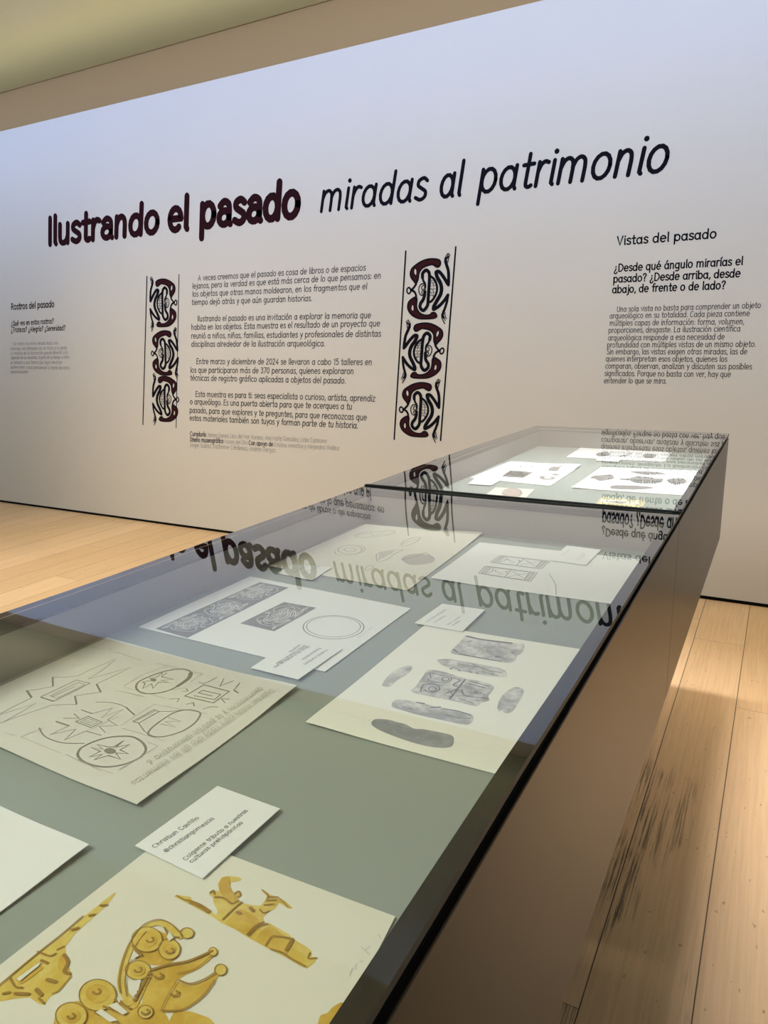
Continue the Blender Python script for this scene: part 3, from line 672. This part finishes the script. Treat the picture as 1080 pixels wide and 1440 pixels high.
p = gold.pen(90, 1280, 4.32)
for pts in ([(530,380),(620,345),(760,320),(880,255),(920,270),(870,325),(800,372),(720,412),(660,470),(600,600),(480,600),(500,450)], [(590,620),(640,520),(690,440),(760,462),(850,432),(920,388),(955,380),(915,445),(850,532),(760,600),(680,626)],
            [(430,180),(500,120),(600,140),(690,200),(705,270),(640,330),(540,340),(440,300)], [(420,560),(520,590),(600,620),(640,700),(600,800),(300,800),(-40,800),(-40,620),(40,590),(100,600),(260,560)], [(660,640),(740,620),(820,640),(900,680),(940,800),(640,800)], [(20,740),(20,600),(90,560),(200,600),(420,700)]):
    p.fill(pts, M_gold, 0, True)
p.stroke([(400,570),(360,500),(348,430),(370,320),(420,205),(490,118),(570,86),(640,110),(705,170)], 38, M_gold2, 1, True)
p.stroke([(430,590),(480,480),(520,400)], 34, M_gold, 1)
for cx, cy, rx, ry in ((505,190,92,76), (640,250,66,62), (450,378,76,58), (205,530,112,96), (45,655,95,80), (905,265,26,26), (952,375,36,34), (748,152,40,32), (495,632,46,40)):
    p.ell(cx, cy, rx, ry, M_gold2, 2)
    p.ell(cx, cy, rx, ry, M_brown, 3, 5)
for cx, cy, r in ((505,190,62), (640,250,40), (450,378,44), (205,520,72), (45,655,60)):
    p.ell(cx, cy, r, r * .8, M_gold, 3)
for cx, cy in ((525,195), (645,262), (452,378), (200,510), (45,660), (575,415), (672,522), (495,635)):
    p.stroke(ellipse(cx, cy, 22, 16, 0, -60, 170, 10), 11, M_brown, 4)
for pts, wd in (([(535,375),(640,345),(760,322),(900,262)], 14), ([(700,440),(770,462),(860,430),(920,392)], 9), ([(915,440),(850,530),(760,600),(690,625),(590,625)], 9), ([(690,400),(800,370),(900,290)], 6), ([(690,440),(640,520),(590,620)], 5),
                ([(345,520),(335,440),(358,320),(405,205),(480,108),(570,72),(650,98),(720,168)], 6), ([(382,540),(372,440),(395,330),(440,225),(500,145)], 5), ([(420,230),(470,290)], 14), ([(610,120),(640,170),(700,180)], 8), ([(310,560),(400,615)], 12), ([(190,640),(330,700)], 10), ([(240,600),(370,650)], 10), ([(520,390),(480,470),(440,560)], 10)):
    p.stroke(pts, wd, M_brown, 4, True)
for k in range(8): p.ell(520 - k * 13, 402 + k * 23, 11, 9, M_brown, 5)
for pts in ([(640,150),(668,185),(640,205),(625,180)], [(425,262),(460,295),(412,318)], [(392,450),(470,440),(450,520),(420,548),(395,520)], [(270,600),(320,580),(390,640),(360,655)], [(195,640),(230,620),(330,690),(280,700)], [(320,545),(345,570),(335,585)]):
    p.fill(pts, M_cream, 5)
p.done('winged_figure', gold.root)['label'] = 'gold painted winged ornament with spirals'
p = gold.pen(0, 1230, 6.0)
p.fill([(985,160),(960,165),(850,250),(700,370),(500,540),(380,630),(200,760),(90,870),(-60,1000),(-60,1110),(0,1080),(100,1060),(250,1045),(330,1100),(380,1110),(420,1040),(500,1000),(600,880),(600,830),(570,760),(550,620),(640,500),(800,360),(900,270)], M_gold2)
p.fill([(130,890),(330,745),(370,800),(240,900),(170,940)], M_gold, 1)
p.fill([(520,690),(580,740),(560,840),(490,800)], M_gold, 1, True)
for pts, wd in (([(0,945),(90,870),(330,670),(520,520),(700,365)], 12), ([(850,275),(900,270)], 18), ([(755,360),(795,350)], 18), ([(610,480),(660,465)], 20), ([(80,880),(130,960),(190,970)], 14), ([(130,1020),(240,1025)], 26), ([(400,900),(470,920)], 28), ([(310,985),(350,1030)], 30), ([(540,690),(575,750),(545,830),(590,850)], 24), ([(320,665),(420,700),(470,680)], 14), ([(350,740),(400,760)], 22), ([(480,650),(540,620)], 10), ([(600,870),(500,990),(440,1020)], 8), ([(330,1060),(370,1100)], 16), ([(30,1020),(80,1010)], 22)):
    p.stroke(pts, wd, M_brown, 2, True)
p.fill([(140,900),(320,770),(345,760),(330,790),(170,920)], M_cream, 3)
p.done('spear_figure', gold.root)['label'] = 'gold painted figure with a long spear'
p = gold.pen(440, 1300, 5.4)
p.fill([(40,756),(60,700),(110,680),(160,630),(240,620),(240,900),(20,900)], M_gold, 0, True)
p.done('edge_figure', gold.root)
p = gold.pen(440, 1300, 5.4)
for pts in ([(370,180),(430,235)], [(435,175),(395,205)], [(500,85),(515,115)], [(330,310),(325,350)], [(280,400),(300,340)], [(360,290),(380,290)]):
    p.stroke(pts, 5, M_faint)
p.done('pencil_note', gold.root)

def typed(sh, rows, up, weight=.17, mat=None, jit=.0):
    for t, a, b in rows:
        p = sh.pen(); p.text(t, a, b, up, weight * .72, mat or M_typed, jit=jit); p.done('text_line', sh.root)

card = Sheet('caption_card', [(190, 1190), (306, 1106), (394, 1138), (285, 1236)], M_white, 'white caption card lying on the top corner of the gold watercolour', 'caption card', .0022, 'caption cards')
typed(card, [('Christian Castillo', (218, 1194), (280.5, 1151.5)), ('@christiangomezcia', (234, 1200), (302, 1152.5)), ('Colgante tributo a nuestras', (261, 1211.5), (349, 1141.5)), ('culturas prehispánicas', (270, 1215), (341.5, 1158.5))], (-3.8, -1.8), .24, jit=.12)

blank = Sheet('paper_sheet', [(126, 1193), (-70, 1335), (-330, 1205), (-90, 1092)], M_white, 'blank white sheet cut off by the left edge of the photo', 'paper sheet', curl=[(126, 1193, .003, .05)])

stars = Sheet('pencil_drawing', [(151, 897), (418, 969), (193, 1136), (-100, 1012)], M_warm, 'pencil drawing of angular stars and ovals with handwriting', 'drawing', curl=[(193, 1136, .003, .06), (418, 969, .004, .06), (0, 1050, .003, .08)])
p = stars.pen(0, 900, 5.4)
for pts, wd in (([(-60,610),(110,515),(235,452),(240,440),(205,395),(300,380),(402,360),(400,288),(500,288),(590,278),(700,225),(880,150),(790,225),(670,302),(820,262),(1000,210),(860,280),(730,342),(768,402),(660,418),(566,435),(585,500),(480,502),(390,508),(250,560),(30,640),(-60,675)], 6),
  ([(30,640),(150,570),(275,492),(120,545),(-60,600)], 5), ([(310,442),(580,310),(685,335),(410,475),(310,442)], 7), ([(420,448),(385,432),(592,328),(645,345),(432,452)], 5), ([(395,440),(575,358)], 5), ([(240,445),(205,393)], 15), ([(403,355),(400,292)], 11), ([(735,345),(765,400)], 13), ([(570,438),(583,498)], 12), ([(315,446),(408,476)], 11),
  ([(620,542),(700,570),(855,525),(770,600),(935,535),(820,615),(890,658),(755,668),(800,712)], 6), ([(620,542),(700,570)], 10), ([(565,575),(602,608),(485,610)], 8), ([(430,638),(525,668),(385,738),(578,693),(490,778),(655,705),(770,735)], 7), ([(430,638),(525,668)], 14),
  ([(575,635),(670,592),(775,635),(690,678),(575,635)], 8), ([(612,635),(670,608),(742,635),(690,662),(612,635)], 5), ([(645,632),(690,645)], 4), ([(660,625),(705,638)], 4), ([(630,640),(680,655)], 4)):
    p.stroke(pts, wd * .72, M_pencil)
for pts, wd in (([(300,690),(335,745),(400,780),(500,800),(640,797)], 11), ([(730,480),(850,484),(950,515),(1022,578)], 7), ([(960,520),(1020,575)], 12)):
    p.stroke(pts, wd * .72, M_pencil, 0, True)
for pts in ([(160,760),(460,875)], [(160,760),(330,690)], [(500,885),(640,950),(860,1030)], [(880,390),(1080,430)], [(900,1000),(1080,900)], [(830,75),(850,78)], [(880,95),(1080,160)], [(940,350),(1080,280)], [(40,730),(120,752)], [(660,705),(900,590)], [(930,680),(1080,720)]):
    p.stroke(pts, 3.5, M_faint)
p.done('star_drawing', stars.root)
p = stars.pen(80, 980, 6.75)
p.stroke([(215,520),(200,570),(240,620),(330,660),(450,680),(580,670),(700,635),(800,580),(845,510),(810,440),(720,390),(600,385),(480,400),(350,440),(250,490)], 18, M_pencil, 0, True, True)
p.stroke([(630,430),(560,490),(690,465),(600,515),(680,552),(560,545),(605,605),(490,570),(355,612),(430,560),(310,585),(415,530),(325,495),(440,510),(385,465),(500,490),(540,487),(630,430)], 11, M_pencil)
p.ell(505, 527, 55, 26, M_pencil, 1)
p.stroke([(90,565),(300,660),(420,720)], 5, M_faint); p.stroke([(600,715),(960,475),(860,440)], 5, M_faint)
p.done('star_oval', stars.root)
p = stars.pen(170, 930, 6.0)
p.stroke([(150,180),(130,230),(170,268),(250,280),(370,262),(480,215),(570,150),(592,100),(550,75),(480,70),(370,90),(250,130)], 12, M_pencil, 0, True, True)
p.stroke([(480,215),(570,150),(590,105)], 24, M_pencil, 0, True)
p.stroke([(385,102),(345,140),(350,102),(300,140),(240,150),(290,158),(185,182),(205,190),(185,235),(260,195),(270,235),(320,182),(412,186),(340,168),(442,156),(350,138)], 7, M_pencil)
p.ell(275, 165, 26, 12, M_pencil, 1)
for pts, wd in (([(540,300),(700,205),(915,265),(780,360),(540,300)], 11), ([(620,298),(790,332),(842,290),(690,252),(655,272),(770,302)], 9), ([(660,185),(700,195),(750,175),(812,140)], 7), ([(870,155),(835,220),(950,175)], 8), ([(1005,195),(955,255),(992,280)], 8), ([(955,258),(990,280)], 14), ([(915,330),(850,328),(878,358)], 10), ([(520,262),(567,255),(550,235)], 8), ([(410,325),(492,320),(475,350)], 8), ([(555,370),(610,355),(620,385)], 9), ([(695,410),(760,390),(820,395)], 8),
  ([(100,515),(280,415),(322,430),(150,530),(100,515)], 8), ([(110,520),(290,425)], 5), ([(150,530),(200,600),(270,642)], 8), ([(320,430),(420,430),(560,415)], 5), ([(335,535),(460,562),(375,515),(508,512),(400,480)], 7)):
    p.stroke(pts, wd * .72, M_pencil)
p.stroke([(270,640),(230,620),(260,570),(350,500),(450,440),(560,415),(650,430),(670,460),(620,530),(530,590),(420,630),(330,645)], 11, M_pencil, 0, True, True)
for pts in ([(30,215),(150,130),(400,40)], [(30,225),(380,320)], [(0,550),(280,370),(730,450)], [(20,575),(370,680)], [(580,90),(690,110),(590,180)], [(0,260),(200,310)], [(300,20),(480,60)], [(360,260),(540,230)]):
    p.stroke(pts, 3.5, M_faint)
p.done('vessel_drawing', stars.root)
p = stars.pen()
p.text('Distintas vistas, para cada uno de los elementos', (381, 973), (184, 1104), (4.2, 2.6), .13, M_faint, jit=.1)
p.text('geométricos y la patrón decorativo &', (366, 970), (205, 1074), (4.2, 2.6), .13, M_faint, jit=.1)
p.done('handwriting', stars.root)

seals = Sheet('seal_print', [(195, 882), (352, 811), (578, 856), (457, 945)], M_white, 'white sheet with grey seal prints and a double circle', 'drawing')
def quad_map(q):
    """unit square -> quad of photo pixels"""
    def f(a, b):
        return tuple(q[0][i]*(1-a)*(1-b) + q[1][i]*a*(1-b) + q[2][i]*a*b + q[3][i]*(1-a)*b for i in (0, 1))
    return f
p = seals.pen(200, 815, 4.32)
def seal(q, figs):
    f = quad_map(q); p.fill(q, M_sealgrey)
    for a0, a1, flip in figs:
        def mp(pt):
            u = (pt[0] - 130) / 760; v = (pt[1] - 180) / 1200      # figure box; its height runs along the strip
            return f(a0 + (a1 - a0) * v, .06 + .88 * ((1 - u) if flip else u))
        def draw(kind, pts, wd):
            if kind in ('thin', 'hole'): return
            pp = [mp(x) for x in spline(pts, kind == 'crest', 4)]
            p.stroke(pp, 5 if wd > 30 else 3.2, M_sealwhite, 1, closed=(kind == 'crest'))
            if wd > 30:
                for dx in (-55, 55):
                    p.stroke([mp((x + dx, y)) for x, y in spline(pts, False, 4)], 2.0, M_sealwhite, 1)
        motif(draw)
    for k in range(40):
        a, b = random.random() * .94 + .03, random.random() * .9 + .05
        p.stroke([f(min(.985, max(.015, a + i * .012)), min(.96, max(.04, b + .05 * math.sin(i * .9 + k)))) for i in range(5)], 2.0, M_sealwhite, 1, True)
seal([(80,302),(715,18),(890,52),(275,358)], ((.03,.34,1), (.35,.66,0), (.67,.98,1)))
seal([(595,270),(862,140),(1058,175),(802,318)], ((.04,.96,0),))
p.done('seal_pattern', seals.root)
p = seals.pen(340, 820, 4.154)
p.ell(536, 261, 178, 69, M_faded, 0, 4, 0); p.ell(536, 258, 158, 60, M_faded, 0, 3, 0)
p.text('sello circular', (760, 258), (672, 322), (6, 4), .12, M_faint, jit=.2)
p.done('circle_drawing', seals.root)
seal_card = Sheet('caption_card', [(352.8, 939.6), (417, 897), (481, 913), (419.4, 956)], M_white, 'caption card lying on the corner of the sheet of grey seal prints', 'caption card', .0022, 'caption cards')
typed(seal_card, [('Andrés Martínez', (459, 914), (426, 935)), ('Renacimiento', (449, 911.5), (424, 928)), ('Dibujo de un motivo de una', (433, 909), (385, 939)), ('pintura facial en rodillo', (428, 908), (388, 934)), ('cerámica', (421, 907), (406, 917.5))], (2.4, .9), .22, jit=.1)

stone = Sheet('stone_watercolour', [(430, 1018), (598, 879), (845, 918), (702, 1090)], M_ivory, 'cream sheet with grey watercolour studies of carved stones', 'drawing', curl=[(430, 1018, .002, .06)])
p = stone.pen(560, 870, 5.4)
p.fill([(520,132),(600,150),(720,175),(860,190),(950,195),(955,235),(935,270),(905,285),(890,320),(840,340),(740,325),(600,300),(480,285),(400,262),(430,220),(470,180)], M_stone, 0, True)
for pts, wd in (([(520,140),(640,165),(860,192)], 14), ([(470,275),(600,300),(780,330)], 10), ([(420,240),(450,262)], 10), ([(740,298),(770,292)], 10), ([(860,260),(880,270)], 8), ([(560,175),(530,180)], 8)): p.stroke(pts, wd, M_stoneline, 1, True)
p.fill([(300,318),(380,312),(500,330),(640,355),(760,378),(810,400),(828,430),(800,448),(700,440),(580,420),(450,395),(350,365),(310,340)], M_stone, 0, True)
for pts, wd in (([(560,350),(680,400),(790,420)], 5), ([(450,350),(620,375)], 4), ([(640,410),(760,440)], 5), ([(395,385),(405,390)], 9), ([(458,398),(468,402)], 9), ([(545,412),(555,414)], 9), ([(595,420),(606,424)], 9)): p.stroke(pts, wd, M_stoneline, 1)
p.done('stone_study', stone.root)
p = stone.pen(500, 940, 4.154)
p.fill([(430,12),(520,25),(640,62),(760,85),(805,110),(800,135),(775,165),(780,190),(735,205),(700,224),(620,205),(500,180),(330,142),(355,105),(390,55)], M_stone, 0, True)
for pts, wd in (([(430,30),(440,60),(425,75),(530,90),(560,60),(500,45),(440,30)], 4), ([(380,140),(400,100),(470,100),(490,130),(440,145),(400,130)], 5), ([(550,185),(640,70)], 6), ([(570,60),(610,75),(570,100),(600,120),(530,150)], 5), ([(660,95),(760,120)], 5), ([(620,130),(640,165),(720,175),(770,180)], 5), ([(650,140),(680,150),(740,150)], 4), ([(600,180),(690,210)], 4), ([(670,80),(780,110)], 4), ([(540,130),(570,160),(540,175)], 4)): p.stroke(pts, wd, M_stoneline, 1, True)
p.ell(450, 125, 22, 14, M_stoneline, 1, 4); p.ell(525, 68, 20, 12, M_stoneline, 1, 4); p.ell(702, 142, 9, 6, M_stoneline, 1, 3)
p.fill([(215,205),(240,188),(290,190),(380,205),(480,230),(580,250),(670,270),(688,295),(670,325),(620,330),(500,305),(360,275),(260,245),(215,230)], M_stone, 0, True)
for pts, wd in (([(510,240),(600,255),(670,280)], 6), ([(525,275),(600,295),(670,300)], 5), ([(360,205),(400,212)], 9), ([(440,235),(495,232)], 8), ([(310,240),(330,245)], 5)): p.stroke(pts, wd, M_stoneline, 1)
p.fill([(92,325),(120,302),(190,305),(240,318),(290,330),(340,355),(400,360),(480,375),(560,395),(575,425),(560,460),(500,468),(400,455),(280,420),(170,380),(110,350)], M_slate, 0, True)
p.fill([(330,-10),(325,15),(290,45),(240,75),(210,105),(175,112),(155,100),(175,65),(215,25),(260,0),(300,-12)], M_stone, 0, True)
p.fill([(925,115),(975,122),(980,150),(955,195),(925,245),(895,265),(865,262),(855,248),(840,255),(828,235),(840,190),(870,150)], M_stone, 0, True)
p.done('stone_study', stone.root)
stone_card = Sheet('caption_card', [(583, 876.5), (622, 849.5), (682, 858), (650, 888.5)], M_white, 'caption card lying on the top corner of the stone watercolours', 'caption card', .0022, 'caption cards')
typed(stone_card, [('Ana María Rubiano', (600, 876), (628, 858)), ('Acuarela', (611, 877), (627, 867)), ('Sello y matriz', (630, 880), (650, 867)), ('de piedra', (637, 881), (648, 873.5))], (-1.9, -.5), .2, jit=.1)

foss = Sheet('pencil_drawing', [(378.5, 796.3), (514, 737.5), (678.5, 751.5), (573, 830.5)], M_cream, 'cream sheet of faint pencil fossils at the back left of the near case', 'drawing', curl=[(680, 749.5, .004, .07)])
p = foss.pen(420, 735, 4.154)
p.stroke([(330,80),(380,60),(450,55),(540,50),(560,62),(480,80),(380,88)], 4, M_faint, 0, True, True)
p.stroke([(350,75),(420,65),(440,78),(500,60)], 3, M_faint, 0, True)
p.done('fossil_drawing', foss.root); p = foss.pen(420, 735, 4.154)
p.ell(300, 160, 70, 26, M_faint, 0, 4); p.ell(300, 160, 34, 12, M_faint, 0, 3); p.stroke([(210,170),(230,190),(330,190),(385,165),(375,140),(340,135)], 3, M_faint, 0, True)
p.done('fossil_drawing', foss.root); p = foss.pen(420, 735, 4.154)
p.stroke([(455,215),(460,185),(520,168),(610,160),(560,185),(520,215),(470,230)], 4, M_faint, 0, True, True)
for k in range(7): p.stroke([(468 + k * 12, 220 - k * 6), (480 + k * 12, 175 - k * 1.5)], 3, M_faint)
p.done('fossil_drawing', foss.root); p = foss.pen(420, 735, 4.154)
p.stroke([(600,130),(620,108),(680,88),(710,92),(680,118),(625,138)], 4, M_faint, 0, True, True); p.stroke([(610,125),(690,98)], 3, M_faint)
p.done('fossil_drawing', foss.root); p = foss.pen(420, 735, 4.154)
p.fill([(600,215),(640,190),(720,185),(790,205),(780,235),(700,248),(640,245)], M_faint, 0, True); p.stroke([(600,220),(690,200),(740,180),(790,215)], 3, M_faded, 1, True)
p.done('fossil_drawing', foss.root); p = foss.pen(420, 735, 4.154)
p.stroke([(390,270),(420,250),(435,262),(400,282)], 3, M_faint, 0, True, True)
p.done('fossil_drawing', foss.root)
foss_card = Sheet('caption_card', [(390, 806), (412, 794), (467, 798), (439, 816.5)], M_white, 'small caption card at the near corner of the faint fossil drawings', 'caption card', .0022, 'caption cards')
typed(foss_card, [('Mariana Torres', (414, 806), (437, 792.8)), ('Dibujo a lápiz', (430, 806), (452, 796))], (-1.3, -.3), .2)

rect = Sheet('pattern_drawing', [(605.6, 814.5), (674.5, 763), (900, 787), (868, 850.5)], M_white, 'white sheet with two ruled rectangles at the back right of the near case', 'drawing', curl=[(605.6, 814.5, .002, .06)])
p = rect.pen(600, 755, 3.6)
for q in ([(322,132),(370,96),(622,125),(580,165)], [(262,188),(298,150),(560,184),(525,228)]):
    f = quad_map(q)
    for ins in (0, .045): p.stroke([f(ins, ins), f(ins, 1 - ins), f(1 - ins, 1 - ins), f(1 - ins, ins)], 2.2, M_faded, 0, closed=True)
    for k in range(3): p.stroke([f(.06, .1 + .3 * k), f(.94, .1 + .3 * k)], 0.1, M_faint)
    for b in (.08, .12, .5, .88, .92): p.stroke([f(.08, b), f(.92, b)], 2.0, M_faded)
    for k in range(5):
        p.stroke([f(.15 + .7 * ((k * 37 % 10) / 10), .15 + .07 * k), f(.5, .2 + .07 * k), f(.85 - .6 * ((k * 53 % 10) / 10), .17 + .07 * k)], 2.0, M_faded)
    p.stroke([f(.15, .55), f(.85, .86), f(.2, .86), f(.8, .55)], 2.0, M_faded)
p.stroke([(620,190),(650,240),(655,295)], 2.5, M_faint, 0, True)
p.done('rectangle_pattern', rect.root)
rect_card = Sheet('caption_card', [(774, 788), (797, 767.5), (845, 773.5), (824, 795)], M_white, 'caption card lying across the sheet with the two ruled rectangles', 'caption card', .0022, 'caption cards')
typed(rect_card, [('Laura Gómez', (789, 783.5), (802, 773.5)), ('Motivos de', (811, 788), (822, 777.5)), ('una pintadera', (815, 788.5), (823, 781))], (-1.3, -.3), .16)

# --- far case --------------------------------------------------------------
f1 = Sheet('ink_drawing', [(661, 672), (718, 648.8), (817, 655.8), (773, 683.4)], M_bright, 'bright sheet with a dark ink panel and small vessels in the far case', 'drawing', curl=[(817, 655.8, .006, .08)])
p = f1.pen(650, 620, 6.0)
f = quad_map([(320,305),(410,245),(605,262),(500,320)]); p.fill([f(.1,.02), f(.9,.02), f(.95,.6), f(.9,.98), f(.1,.98), f(.05,.5)], M_faded)
for k in range(9): p.stroke([f(.12 + .09 * k, .1), f(.85 - .08 * k, .5), f(.2 + .07 * k, .9)], 6, M_typed, 1, True)
p.stroke([(280,305),(500,322)], 3, M_faded); p.stroke([(410,243),(640,250)], 3, M_faded); p.stroke([(500,320),(605,262)], 4, M_faded)
p.fill([(725,245),(760,225),(820,232),(800,258),(740,255)], M_faded, 0, True); p.stroke([(790,240),(840,220)], 7, M_faded)
p.fill([(750,285),(780,280),(825,285),(790,297)], M_faded, 0, True)
p.fill([(655,315),(670,298),(780,308),(765,328),(690,330)], M_faded, 0, True); p.ell(720, 315, 30, 9, M_bright, 1)
p.stroke([(470,215),(490,210),(500,225)], 6, M_faded); p.stroke([(545,218),(590,212),(585,222),(550,224)], 6, M_faded)
p.stroke([(880,215),(910,222)], 4, M_faint)
p.done('ink_panel', f1.root)
f1c = Sheet('caption_card', [(658, 680.3), (672, 670), (706, 674), (691, 682.8)], M_bright, 'caption card beside the dark ink panel sheet in the far case', 'caption card', .0022, 'caption cards')
typed(f1c, [('Ana Ruiz', (668, 678), (678, 672.5)), ('Figura y trama', (681, 680), (692, 673.5))], (-.9, -.2), .16)
f2 = Sheet('photo_print', [(681, 697.5), (697, 685.5), (751.5, 688.3), (737, 703)], M_cream, 'small print of a round brown object near the joint strip', 'photograph')
p = f2.pen(650, 620, 6.0)
p.ell(420, 440, 88, 40, M_photo, 0); p.stroke(ellipse(420, 440, 80, 36, 0, 250, 400, 16), 6, M_faded, 1); p.stroke([(345,430),(360,440),(400,450)], 5, M_cream, 1, True)
p.done('round_object', f2.root)
f3 = Sheet('figure_sheet', [(796, 643), (816, 629.8), (945, 635.6), (934, 650)], M_bright, 'bright sheet with three small grey figures, farthest back in the far case', 'drawing')
p = f3.pen(790, 620, 5.4)
p.fill([(258,105),(290,90),(350,88),(372,100),(340,115),(285,120)], M_faded, 0, True); p.stroke([(440,120),(480,112),(525,98)], 9, M_faded, 0, True); p.stroke([(470,108),(480,120)], 9, M_faded)
p.fill([(610,115),(640,102),(700,105),(718,116),(690,130),(640,130)], M_faded, 0, True)
p.done('figure', f3.root)
f3c = Sheet('caption_card', [(837.5, 647.5), (842, 644.2), (874, 646.2), (868.5, 649.8)], M_bright, 'caption strip on the front edge of the farthest sheet', 'caption card', .0022, 'caption cards')
f4 = Sheet('point_sheet', [(803, 686.5), (845.5, 657), (1000, 662.5), (978, 698)], M_bright, 'bright sheet with grey studies of stone points in the far case', 'drawing', curl=[(803, 686.5, .002, .05)])
p = f4.pen(790, 620, 5.4)
p.fill([(215,285),(250,265),(320,262),(375,258),(398,280),(370,295),(290,308),(250,290)], M_faded, 0, True)
p.done('stone_point', f4.root); p = f4.pen(790, 620, 5.4)
p.fill([(425,290),(500,288),(560,272),(650,275),(720,290),(765,292),(755,315),(690,325),(570,322),(520,305),(450,298)], M_faded, 0, True)
p.done('stone_point', f4.root); p = f4.pen(790, 620, 5.4)
p.fill([(800,298),(870,285),(920,288),(948,312),(900,330),(860,335),(815,318)], M_faded, 0, True)
p.done('stone_point', f4.root); p = f4.pen(790, 620, 5.4)
p.fill([(365,355),(400,340),(560,342),(700,358),(580,372),(400,368)], M_faded, 0, True)
p.done('stone_point', f4.root); p = f4.pen(790, 620, 5.4)
p.fill([(520,235),(600,232),(720,240),(790,255),(640,258),(560,248)], M_faded, 0, True)
p.done('stone_point', f4.root); p = f4.pen(790, 620, 5.4)
p.stroke([(100,345),(140,348)], 2, M_faint); p.done('pencil_note', f4.root)
f5 = Sheet('caption_card', [(837, 709), (847.5, 699.2), (908.6, 704.6), (902.5, 715.5)], M_yellow, 'yellow card with a small grey sketch behind the joint strip', 'card')
p = f5.pen(790, 620, 5.4)
p.fill([(300,440),(600,462),(585,490),(300,470)], M_cream, 0); p.fill([(330,462),(400,462),(450,465),(495,468),(450,480),(400,472)], M_faded, 1, True)
p.done('sketch', f5.root)
